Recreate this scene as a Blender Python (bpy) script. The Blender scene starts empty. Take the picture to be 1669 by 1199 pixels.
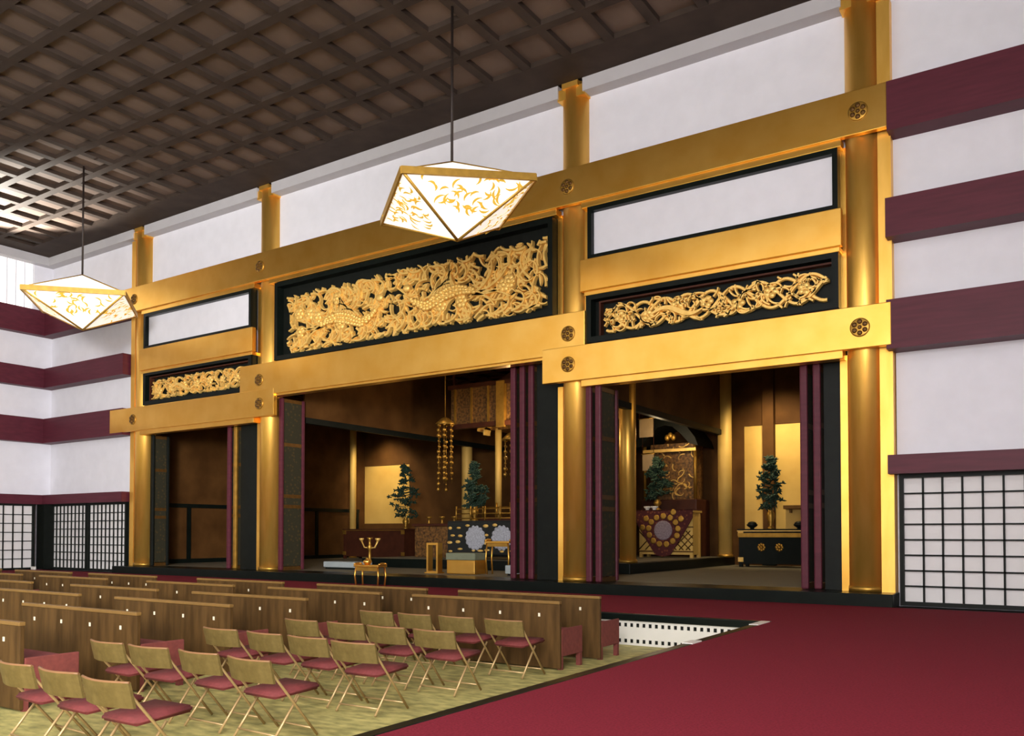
import bpy, bmesh, math, random
from mathutils import Vector, Matrix
PI = math.pi
random.seed(11)
SC = bpy.context.scene
COL = SC.collection

# ------------------------------------------------------------------ helpers
class MB:
    """collects simple solids; build() links them as one mesh object"""
    def __init__(s): s.v = []; s.f = []; s.sm = []; s.mi = {}; s.cur = 0
    def _add(s, vs, fs, smooth=False):
        o = len(s.v); s.v += [tuple(v) for v in vs]
        k0 = len(s.f); s.f += [tuple(i + o for i in f) for f in fs]; s.sm += [smooth] * len(fs)
        if s.cur:
            for k in range(k0, len(s.f)): s.mi[k] = s.cur
        return s
    def box(s, x0, x1, y0, y1, z0, z1):
        vs = [(x0,y0,z0),(x1,y0,z0),(x1,y1,z0),(x0,y1,z0),(x0,y0,z1),(x1,y0,z1),(x1,y1,z1),(x0,y1,z1)]
        return s._add(vs, [(0,3,2,1),(4,5,6,7),(0,1,5,4),(1,2,6,5),(2,3,7,6),(3,0,4,7)])
    def cbox(s, x0, x1, y0, y1, z0, z1, c):
        """box with chamfered vertical and horizontal edges (c = chamfer)"""
        bm = bmesh.new(); bmesh.ops.create_cube(bm, size=1)
        for v in bm.verts:
            v.co = Vector(((x0+x1)/2 + v.co.x*(x1-x0), (y0+y1)/2 + v.co.y*(y1-y0), (z0+z1)/2 + v.co.z*(z1-z0)))
        bmesh.ops.bevel(bm, geom=bm.edges[:], offset=c, segments=2, affect='EDGES', profile=0.5)
        bm.verts.index_update()
        s._add([v.co[:] for v in bm.verts], [[v.index for v in f.verts] for f in bm.faces]); bm.free()
        return s
    def tube(s, pts, r, n=10, cap=True, closed=False):
        pts = [Vector(p) for p in pts]; m = len(pts)
        rr = r if isinstance(r, (list, tuple)) else [r]*m
        vs = []; prev = None
        for i, p in enumerate(pts):
            if closed: d = pts[(i+1) % m] - pts[i-1]
            else: d = pts[min(i+1, m-1)] - pts[max(i-1, 0)]
            d.normalize()
            if prev is None:
                a = Vector((0,0,1)) if abs(d.z) < .9 else Vector((1,0,0))
                u = d.cross(a).normalized()
            else: u = (prev - d*prev.dot(d)).normalized()
            prev = u; w = d.cross(u)
            for k in range(n):
                t = 2*PI*k/n; vs.append(p + u*(math.cos(t)*rr[i]) + w*(math.sin(t)*rr[i]))
        fs = []
        for i in range(m if closed else m-1):
            j = (i+1) % m
            for k in range(n): fs.append((i*n+k, i*n+(k+1)%n, j*n+(k+1)%n, j*n+k))
        s._add(vs, fs, True)
        if cap and not closed:
            o = len(s.v) - m*n
            s.f += [tuple(o+k for k in range(n))[::-1], tuple(o+(m-1)*n+k for k in range(n))]; s.sm += [False, False]
        return s
    def lathe(s, prof, c=(0,0,0), n=20, axis='z'):
        vs = []; fs = []
        for r, h in prof:
            for k in range(n):
                t = 2*PI*k/n; a, b = r*math.cos(t), r*math.sin(t)
                if axis == 'z': vs.append((c[0]+a, c[1]+b, c[2]+h))
                else: vs.append((c[0]+a, c[1]-h, c[2]+b))      # axis towards -y
        m = len(prof)
        for i in range(m-1):
            for k in range(n): fs.append((i*n+k, i*n+(k+1)%n, (i+1)*n+(k+1)%n, (i+1)*n+k))
        s._add(vs, fs, True)
        o = len(s.v) - m*n
        s.f += [tuple(o+k for k in range(n))[::-1], tuple(o+(m-1)*n+k for k in range(n))]; s.sm += [False, False]
        return s
    def prism(s, poly, y0, y1):
        """polygon in x,z extruded along y"""
        n = len(poly)
        vs = [(x,y0,z) for x,z in poly] + [(x,y1,z) for x,z in poly]
        fs = [tuple(range(n)), tuple(range(2*n-1, n-1, -1))] + [(i, n+i, n+(i+1)%n, (i+1)%n) for i in range(n)]
        return s._add(vs, fs)
    def xprism(s, poly, x0, x1):
        n = len(poly)
        vs = [(x0,y,z) for y,z in poly] + [(x1,y,z) for y,z in poly]
        fs = [tuple(range(n)), tuple(range(2*n-1, n-1, -1))] + [(i, n+i, n+(i+1)%n, (i+1)%n) for i in range(n)]
        return s._add(vs, fs)
    def ribbon(s, pts, w, y0, y1):
        """relief strip in the x,z plane: pts 2-D, w widths"""
        m = len(pts); vs = []
        for i in range(m):
            a = pts[max(i-1,0)]; b = pts[min(i+1,m-1)]
            dx, dz = b[0]-a[0], b[1]-a[1]; l = math.hypot(dx,dz) or 1
            nx, nz = -dz/l, dx/l; h = w[i]/2; x, z = pts[i]
            vs += [(x-nx*h, y1, z-nz*h), (x-nx*h*.6, y0, z-nz*h*.6), (x+nx*h*.6, y0, z+nz*h*.6), (x+nx*h, y1, z+nz*h)]
        fs = [(0,1,2,3), tuple((m-1)*4+k for k in (3,2,1,0))]
        for i in range(m-1):
            for k in range(3): fs.append((i*4+k, (i+1)*4+k, (i+1)*4+k+1, i*4+k+1))
        return s._add(vs, fs)
    def quad(s, a, b, c, d): return s._add([a,b,c,d], [(0,1,2,3)])
    def ball(s, c, rx, ry=None, rz=None, n=10, m=6):
        ry = ry or rx; rz = rz or rx
        prof = [(math.sin(PI*i/m), -math.cos(PI*i/m)) for i in range(m+1)]
        vs = []; fs = []
        for r, h in prof:
            r = max(r, .02)
            for k in range(n):
                t = 2*PI*k/n; vs.append((c[0]+rx*r*math.cos(t), c[1]+ry*r*math.sin(t), c[2]+rz*h))
        for i in range(m):
            for k in range(n): fs.append((i*n+k, i*n+(k+1)%n, (i+1)*n+(k+1)%n, (i+1)*n+k))
        return s._add(vs, fs, True)
    def mesh(s, name):
        me = bpy.data.meshes.new(name); me.from_pydata(s.v, [], s.f)
        for p, sm in zip(me.polygons, s.sm): p.use_smooth = sm
        for k, q in s.mi.items(): me.polygons[k].material_index = q
        bm = bmesh.new(); bm.from_mesh(me); bmesh.ops.recalc_face_normals(bm, faces=bm.faces); bm.to_mesh(me); bm.free()
        return me
    def build(s, name, mat, parent=None, label=None, mat2=None):
        o = bpy.data.objects.new(name, s.mesh(name)); COL.objects.link(o); o.data.materials.append(mat)
        if mat2: o.data.materials.append(mat2)
        if parent: o.parent = parent
        if label: o['label'] = label
        return o

def tag(o, label, cat, group=None, kind=None):
    if label: o['label'] = label
    if cat: o['category'] = cat
    if group: o['group'] = group
    if kind: o['kind'] = kind
    return o
def thing(name, label, cat, loc=(0,0,0), rz=0, group=None):
    o = bpy.data.objects.new(name, None); COL.objects.link(o); o.location = loc; o.rotation_euler = (0,0,rz)
    o.empty_display_size = .1
    return tag(o, label, cat, group)
def struct(name, mb, mat, label=None):
    o = mb.build(name, mat); o['kind'] = 'structure'
    if label: o['label'] = label
    return o
def copy_tree(o, parent=None):
    c = o.copy(); COL.objects.link(c)
    if parent: c.parent = parent
    for ch in list(o.children): copy_tree(ch, c)
    return c

# ------------------------------------------------------------------ materials
def mat(name, col, rough=.6, metal=0., var=.0, scale=8., stretch=(1,1,1), col2=None, bump=0., spec=None, coat=0.):
    m = bpy.data.materials.new(name); m.use_nodes = True; nt = m.node_tree; N = nt.nodes; L = nt.links
    b = N['Principled BSDF']; b.inputs['Roughness'].default_value = rough; b.inputs['Metallic'].default_value = metal
    if spec is not None: b.inputs['Specular IOR Level'].default_value = spec
    if coat: b.inputs['Coat Weight'].default_value = coat; b.inputs['Coat Roughness'].default_value = .08
    c1 = (*col, 1)
    if col2 is None: col2 = tuple(max(0, c*(1-var)) for c in col)
    tc = N.new('ShaderNodeTexCoord'); mp = N.new('ShaderNodeMapping'); mp.inputs['Scale'].default_value = stretch
    nz = N.new('ShaderNodeTexNoise'); nz.inputs['Scale'].default_value = scale; nz.inputs['Detail'].default_value = 6
    rp = N.new('ShaderNodeValToRGB'); rp.color_ramp.elements[0].position = .32; rp.color_ramp.elements[1].position = .68
    rp.color_ramp.elements[0].color = (*col2, 1); rp.color_ramp.elements[1].color = c1
    L.new(tc.outputs['Object'], mp.inputs['Vector']); L.new(mp.outputs['Vector'], nz.inputs['Vector'])
    L.new(nz.outputs['Fac'], rp.inputs['Fac']); L.new(rp.outputs['Color'], b.inputs['Base Color'])
    if bump:
        bp = N.new('ShaderNodeBump'); bp.inputs['Strength'].default_value = bump; bp.inputs['Distance'].default_value = .02
        L.new(nz.outputs['Fac'], bp.inputs['Height']); L.new(bp.outputs['Normal'], b.inputs['Normal'])
    return m
def emis(name, col, strength):
    m = bpy.data.materials.new(name); m.use_nodes = True; nt = m.node_tree
    b = nt.nodes['Principled BSDF']; b.inputs['Base Color'].default_value = (*col, 1); b.inputs['Roughness'].default_value = .6
    b.inputs['Emission Color'].default_value = (*col, 1); b.inputs['Emission Strength'].default_value = strength
    return m
def weave(name, c1, c2, scale, rough=.9):
    """two-tone brocade: voronoi cells over cloth"""
    m = bpy.data.materials.new(name); m.use_nodes = True; nt = m.node_tree; N = nt.nodes; L = nt.links
    b = N['Principled BSDF']; b.inputs['Roughness'].default_value = rough
    tc = N.new('ShaderNodeTexCoord'); vo = N.new('ShaderNodeTexVoronoi'); vo.inputs['Scale'].default_value = scale
    rp = N.new('ShaderNodeValToRGB'); rp.color_ramp.elements[0].position = .22; rp.color_ramp.elements[1].position = .36
    rp.color_ramp.elements[0].color = (*c2,1); rp.color_ramp.elements[1].color = (*c1,1)
    L.new(tc.outputs['Object'], vo.inputs['Vector']); L.new(vo.outputs['Distance'], rp.inputs['Fac']); L.new(rp.outputs['Color'], b.inputs['Base Color'])
    return m

M = {}
M['plaster']  = mat('plaster_white', (.765,.76,.815), .9, var=.05, scale=3)
M['maroon']   = mat('maroon_lacquer', (.105,.019,.032), .5, var=.25, scale=3, stretch=(.4,1,4), spec=.25)
M['gold']     = mat('gold_leaf', (1.0,.585,.125), .29, .93, col2=(.92,.49,.08), scale=1.6)
M['goldcol']  = mat('gold_leaf_column', (1.0,.59,.125), .40, .80, col2=(.90,.50,.085), scale=2.0, stretch=(3,3,.6))
M['goldcarve']= mat('gilt_carving', (.95,.63,.18), .45, .4, col2=(.85,.52,.12), scale=9)
M['golddark'] = mat('aged_gold_trim', (.55,.30,.05), .42, .8, var=.3, scale=6)
M['bronze']   = mat('dark_bronze', (.16,.075,.015), .5, .6, var=.3, scale=10)
M['black']    = mat('black_lacquer', (.006,.009,.007), .30, var=.3, scale=4, spec=.14)
M['blackwood']= mat('black_wood', (.008,.010,.008), .5, var=.3, scale=6, spec=.15)
M['ceilpanel']= mat('ceiling_wood_panel', (.165,.118,.094), .7, col2=(.115,.080,.063), scale=1.2, stretch=(1,.25,1), spec=.12)
M['ceilbeam'] = mat('ceiling_wood_beam', (.058,.041,.032), .7, var=.3, scale=2, spec=.12)
M['cornice']  = mat('cornice_grey', (.50,.485,.50), .9, var=.05, scale=3)
M['carpet']   = mat('red_carpet', (.195,.017,.030), .95, col2=(.138,.012,.020), scale=55, bump=.25, spec=.1)
M['floor']    = mat('olive_floor', (.58,.51,.175), .6, col2=(.22,.21,.065), scale=4.5, stretch=(1,2.2,1))
M['vent']     = mat('vent_cream', (.70,.68,.60), .6, var=.04, scale=4)
M['pew']      = mat('pew_wood', (.100,.052,.015), .6, col2=(.048,.024,.006), scale=2.2, stretch=(5,5,.8), spec=.15)
M['pewtop']   = mat('pew_top_rail', (.20,.11,.03), .45, var=.2, scale=4, spec=.25)
M['redseat']  = mat('red_upholstery', (.19,.032,.031), .8, col2=(.145,.024,.022), scale=30, bump=.1)
M['darkred']  = mat('dark_red_upholstery', (.19,.040,.030), .85, var=.25, scale=20)
M['chairback']= mat('chair_back_tan', (.165,.117,.036), .6, col2=(.115,.080,.022), scale=14, spec=.2)
M['chairtrim']= mat('chair_back_rim', (.25,.12,.045), .5, var=.1)
M['tube']     = mat('beige_tube', (.50,.34,.15), .35, .35, var=.15, scale=10)
M['tag']      = mat('pale_tag', (.75,.68,.50), .5, var=.05)
M['paper']    = mat('shoji_paper', (.74,.72,.71), .9, var=.05, scale=2)
M['lampglass']= emis('lamp_glass', (.95,.92,.86), .56)
M['lampgold'] = mat('lamp_gold_frame', (.62,.36,.06), .42, .5, var=.2, scale=8)
M['crescent'] = emis('lamp_crescent_gold', (.75,.47,.06), .34)
M['rod']      = mat('lamp_rod', (.030,.020,.016), .5, .3, var=.2)
M['innerwall']= mat('inner_brown_wall', (.115,.050,.013), .7, col2=(.065,.026,.006), scale=1.2, spec=.12)
M['goldwall'] = mat('inner_gold_wall', (.72,.47,.12), .6, .2, col2=(.60,.36,.08), scale=1.0)
M['innerceil']= mat('inner_ceiling', (.20,.095,.024), .6, col2=(.11,.048,.011), scale=1.5)
M['tatami']   = mat('tatami', (.17,.145,.09), .7, col2=(.145,.12,.07), scale=14, stretch=(1,6,1))
M['brocade']  = weave('dark_brocade', (.022,.020,.007), (.060,.036,.008), 9, .7)
M['redbrocade']=weave('red_brocade', (.070,.010,.010), (.18,.05,.02), 10)
M['blackcloth']=mat('black_altar_cloth', (.010,.012,.009), .8, var=.3, scale=8)
M['white']    = mat('white_ceramic', (.75,.72,.66), .35, var=.03)
M['crest']    = mat('pale_crest', (.52,.54,.60), .85, col2=(.26,.27,.30), scale=26)
M['lilac']    = mat('lilac_crest', (.30,.24,.27), .85, col2=(.17,.12,.14), scale=24)
M['pine']     = mat('pine_green', (.020,.055,.028), .7, col2=(.010,.028,.014), scale=9)
M['palecloth']= mat('pale_blue_cloth', (.34,.38,.38), .8, var=.08, scale=6)
M['beigecloth']=mat('beige_banner', (.36,.25,.13), .8, var=.12, scale=5)
M['carvedwood']=mat('carved_gilt_wood', (.27,.125,.028), .5, .2, col2=(.040,.018,.006), scale=13, bump=.8)
M['reddark']  = mat('dark_red_lacquer', (.070,.020,.009), .5, var=.3, scale=5, spec=.2)
M['greencloth']=mat('grey_green_cloth', (.20,.22,.14), .8, var=.1)

# ------------------------------------------------------------------ key numbers (metres; x along the altar wall, y into it, z=0 sunken floor)
HF = 1.756
ZCAR = .493; ZPLAT = .714; ZC = 11.71
XL, XR, YB = -31.1, 2.4, -24.0
YW = .45                                     # plaster plane
COLX = [-25.30, -19.22, -9.18, -3.175]       # the four great columns
CR = .31
Z1 = (8.85, 9.73); Z2 = (6.97, 7.66); Z3 = (4.99, 5.86); Z4 = (2.80, 3.13); ZM = (5.66, 6.56)

# ------------------------------------------------------------------ setting: floors
struct('floor', MB().box(XL, -3.77, YB, -3.742, -.12, 0), M['floor'])
b = MB(); b.box(XL, XR, -3.742, .44, -.12, .470); b.box(-3.77, XR, YB, -3.742, -.12, .470)
struct('floor_raised', b, M['blackwood'])
b = MB(); b.box(XL+.01, -3.67, -3.70, -.26, .472, ZCAR); b.box(-3.67, XR-.01, YB+.05, -.26, .472, ZCAR)
tag(b.build('red_carpet', M['carpet']), 'dark red carpet covering the raised walkway in the foreground', 'carpet')
b = MB(); b.cbox(-3.79, -3.67, YB, -3.70, .36, ZCAR+.004, .012)
struct('trim_1', b, M['black'])
b = MB(); b.cbox(XL, -3.67, -3.80, -3.70, .385, ZCAR+.002, .012)
struct('trim_2', b, M['black'])
# pale lengths of the walkway edging
for i, (y0, y1, lb) in enumerate([(-4.35, -3.80, 'pale edging strip at the far corner of the red walkway'), (-6.75, -6.45, 'short pale edging clip on the red walkway beside the pew end')]):
    tag(MB().cbox(-3.80, -3.672, y0, y1, ZCAR-.03, ZCAR+.012, .004).build('edging_strip', M['white']), lb, 'edging strip')
# riser with two rows of vent holes
t = thing('vented_riser', 'cream riser board with two rows of square vent holes below the red walkway', 'riser', (0,-3.742,0))
b = MB(); b.box(XL, -9.2, -.02, 0, .0, .385)
x = -9.2
for z0, z1 in ((.0,.035), (.095,.285), (.345,.385)): b.box(-9.2, -3.79, -.02, 0, z0, z1)
while x < -3.8:
    for z0, z1 in ((.035,.095), (.285,.345)): b.box(x, min(x+.055,-3.79), -.02, 0, z0, z1)
    x += .105
b.build('board', M['vent'], t)
MB().box(XL, -3.79, -.004, .004, .01, .38).build('backing', M['blackwood'], t)

# black lacquer altar platform in front of the columns
t = thing('altar_platform', 'long glossy black lacquer step running below the golden columns', 'step', (0,0,0))
b = MB().cbox(-25.98, -2.64, -.25, YW-.01, .472, ZPLAT-.003, .012)
for q in range(3): b.box(COLX[q]+CR+.12, COLX[q+1]-CR-.12, YW-.02, .94, .60, ZPLAT-.006)
b.build('step_board', M['black'], t)

# ------------------------------------------------------------------ setting: walls
xa, xb = -25.95, -2.66
b = MB()
b.box(XL-.2, xa, YW, YW+.2, 0, ZC+.4)            # left of the columns
b.box(xb, XR+.2, YW, YW+.2, 0, ZC+.4)            # right of the columns
b.box(xa, xb, YW, YW+.2, 9.2, ZC+.4); b.box(xa, xb, YW+.03, YW+.2, 0, .58)             # above the great beam
b.box(xa, COLX[1], YW, YW+.2, 5.4, 9.2); b.box(COLX[2], xb, YW, YW+.2, 5.4, 9.2); b.box(COLX[1], COLX[2], YW, YW+.2, 6.0, 9.2)
struct('wall_altar', b, M['plaster'])
struct('wall_left', MB().box(XL-.2, XL, YB, YW, 0, ZC+.4), M['plaster'])
struct('wall_right', MB().box(XR, XR+.2, YB, YW, 0, ZC+.4), M['plaster'])
struct('wall_back', MB().box(XL-.2, XR+.2, YB-.2, YB, 0, ZC+.4), M['pew'])
# added glowing panels on the unseen back wall, brightening the gold by reflection
GLOW = emis('window_daylight', (1.0,.98,.96), .80)
for i in range(7):
    x0 = -29.4 + i*4.5
    MB().box(x0, x0+4.0, YB, YB+.03, 1.0, 9.4).build('window_%d' % (i+2), GLOW)['kind'] = 'structure'
# maroon bands
n = 3
for z0, z1 in (Z1, Z2, Z3, Z4):
    b = MB(); b.box(xb-.08 if z0 < 8 else -2.70, XR, 0.0, YW, z0, z1); struct('trim_%d' % n, b, M['maroon']); n += 1
    b = MB(); b.box(XL, xa+.05, 0.0, YW, z0, z1); b.box(XL, XL+.33, YB, 0.0, z0, z1); struct('trim_%d' % n, b, M['maroon']); n += 1
# cornice between ceiling and wall
xs = [XL] + COLX + [XR]
b = MB()
for i in range(5):
    b.box(xs[i] + (CR if i else 0), xs[i+1] - (CR if i < 4 else 0), .13, YW, 11.42, ZC)
b.box(XL, XL+.32, YB, .13, 11.42, ZC)
struct('trim_%d' % n, b, M['cornice']); n += 1
# high window with slats in the left wall, above the maroon band
t = tag(MB().box(XL-.01, XL+.05, -7.0, -.25, 9.75, 11.40).build('window_1', emis('high_window', (1.0,.97,.92), .62)), None, None, None, 'structure')
b = MB(); y = -6.9
while y < -.25: b.box(XL+.05, XL+.075, y, y+.03, 9.75, 11.40); y += .30
b.build('mullion', M['plaster'], t)

# ------------------------------------------------------------------ ceiling
b = MB(); b.box(XL-.2, XR+.2, YB-.2, YW+.2, ZC+.11, ZC+.40)
ce = struct('ceiling', b, M['ceilpanel'])
b = MB(); b.box(XL, XR, -.80, .13, ZC, ZC+.11); b.box(XL, XL+1.1, YB, -.8, ZC, ZC+.11)
y = -1.90
while y > -13: b.box(XL+1.1, XR, y-.10, y+.10, ZC, ZC+.11); y -= 1.04
x = -8.72
xs2 = [x + k*.99 for k in range(-22, 12)]
for x in xs2:
    if XL+1.2 < x < XR-.1: b.box(x-.10, x+.10, YB, -.80, ZC+.004, ZC+.11)
b.build('ceiling_grid', M['ceilbeam'], ce)

struct('ceiling_rear', MB().box(XL, XR, YB, -12.6, ZC-.12, ZC-.01), M['plaster'])  # added unseen white slab, bounces light towards the gold

# ------------------------------------------------------------------ golden columns
ordn = ['leftmost tall golden column beside the left paper screens', 'second golden column from the left, between side bay and wide bay',
        'third golden column, between the wide bay and the right bay', 'nearest golden column at the right, beside the white banded wall']
for i, cx in enumerate(COLX):
    t = thing('golden_column', ordn[i], 'column', (cx, YW, ZPLAT), 0, 'golden columns of the altar front')
    h = ZC - ZPLAT
    MB().tube([(0,0,0), (0,0,h)], CR, 40).build('shaft', M['goldcol'], t)
    MB().tube([(0,0,0), (0,0,.10)], CR+.025, 40).build('base_shoe', M['golddark'], t)
    b = MB().box(-CR-.03, CR+.03, -.28, 0, h-.34, h-.10); b.box(-.20, .20, -.335, 0, h-.12, h-.005)
    b.build('capital', M['goldcol'], t)
    for s in (-1, 1):
        b = MB(); OUT = False
        if i in (0, 3) and s == (-1 if i == 0 else 1):
            OUT = True; b.box(min(s*CR*.9, s*(CR+.19)), max(s*CR*.9, s*(CR+.19)), -.22, .1, 0, h-.35)
        else:
            if not (s == 1 and i < 3): b.box(min(s*CR*.9, s*(CR+.10)), max(s*CR*.9, s*(CR+.10)), -.16, .1, 0, 4.3)
            b.box(min(s*CR*.9, s*(CR+.10)), max(s*CR*.9, s*(CR+.10)), -.16, .1, 5.86-ZPLAT, 8.85-ZPLAT)
        b.build('side_board', M['goldcol'] if OUT else M['gold'], t)

# ------------------------------------------------------------------ golden beams
def rosette(x, z, parent, r=.17):
    b = MB(); b.lathe([(.001,0),(r,0),(r,.012),(r*.86,.02),(.001,.02)], (x,-.0,z), 24, 'y')
    o = b.build('rosette', M['golddark'], parent)
    b = MB()
    for k in range(6):
        a = PI/6 + k*PI/3; b.lathe([(r*.27,.018),(r*.25,.034),(r*.10,.042)], (x+r*.60*math.cos(a), 0, z+r*.60*math.sin(a)), 10, 'y')
    b.lathe([(r*.22,.018),(r*.20,.04),(r*.08,.05)], (x, 0, z), 10, 'y')
    b.build('petals', M['bronze'], o)
def beam(label, x0, x1, z0, z1, ros=(), lips=(), y0=0., name='golden_beam'):
    t = thing(name, label, 'beam', ((x0+x1)/2, y0, z0))
    c = (x0+x1)/2
    MB().cbox(x0-c, x1-c, 0, .135, 0, z1-z0, .012).build('board', M['gold'], t)
    for (a, bb, za, zb, yy) in lips:
        MB().cbox(a-c, bb-c, yy, .30, za-z0, zb-z0, .01).build('moulding', M['gold'], t)
    for (rx, rzz) in ros: rosette(rx-c, rzz-z0, t)
    return t
beam('topmost golden beam crossing all four columns below the white plaster', -26.0, -2.70, Z1[0]+.08, Z1[1],
     [(c, 9.33) for c in COLX],
     [(COLX[i]+CR, COLX[i+1]-CR, 8.80, 8.94, .06) for i in range(3)])
beam('golden middle beam of the right bay, between plain white panel and narrow carving', -8.87, -3.48, Z2[0], Z2[1], (), [(-8.80, -3.52, 6.88, 6.975, .06)])
beam('golden middle beam of the far left bay, above its narrow carving', -25.0, -19.53, Z2[0], Z2[1], (), [(-24.97, -19.6, 6.88, 6.975, .06)])
beam('wide golden lintel over the large central opening', -20.05, -8.75, ZM[0], ZM[1], [(COLX[1], 6.10), (COLX[2]+.02, 6.10)],
     [(COLX[1]+CR, COLX[2]-CR, 5.60, 5.75, .05)], y0=-.004)
beam('golden lintel over the right opening, ending at the white wall', -9.82, -2.66, Z3[0]+.07, Z3[1]-.22+.18, [(COLX[2]+.02, 5.43), (COLX[3], 5.43)],
     [(-8.87, -3.48, 4.92, 5.10, .05)], y0=-.008)
beam('golden lintel over the far left opening, beside the banded wall', -26.6, -18.6, Z3[0]+.07, Z3[1]-.04, [(COLX[0], 5.43), (COLX[1]+.02, 5.43)],
     [(-25.0, -19.5, 4.92, 5.10, .05)], y0=-.008)

# ------------------------------------------------------------------ transoms
def frame_boxes(b, x0, x1, z0, z1, w, y0, y1):
    b.box(x0, x1, y0, y1, z1-w, z1); b.box(x0, x1, y0, y1, z0, z0+w)
    b.box(x0, x0+w, y0, y1, z0+w, z1-w); b.box(x1-w, x1, y0, y1, z0+w, z1-w)
def plain_transom(label, x0, x1):
    t = thing('plain_transom', label, 'panel', ((x0+x1)/2, .0, 7.66)); c = (x0+x1)/2
    b = MB(); frame_boxes(b, x0-c, x1-c, 0, 1.14, .095, .07, .30); b.build('frame', M['black'], t)
    MB().box(x0-c+.09, x1-c-.09, .20, .24, .09, 1.05).build('panel', M['plaster'], t)
plain_transom('plain white transom in a black frame above the right bay', -8.72, -3.55)
plain_transom('plain white transom in a black frame above the far left bay', -24.88, -19.68)

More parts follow.
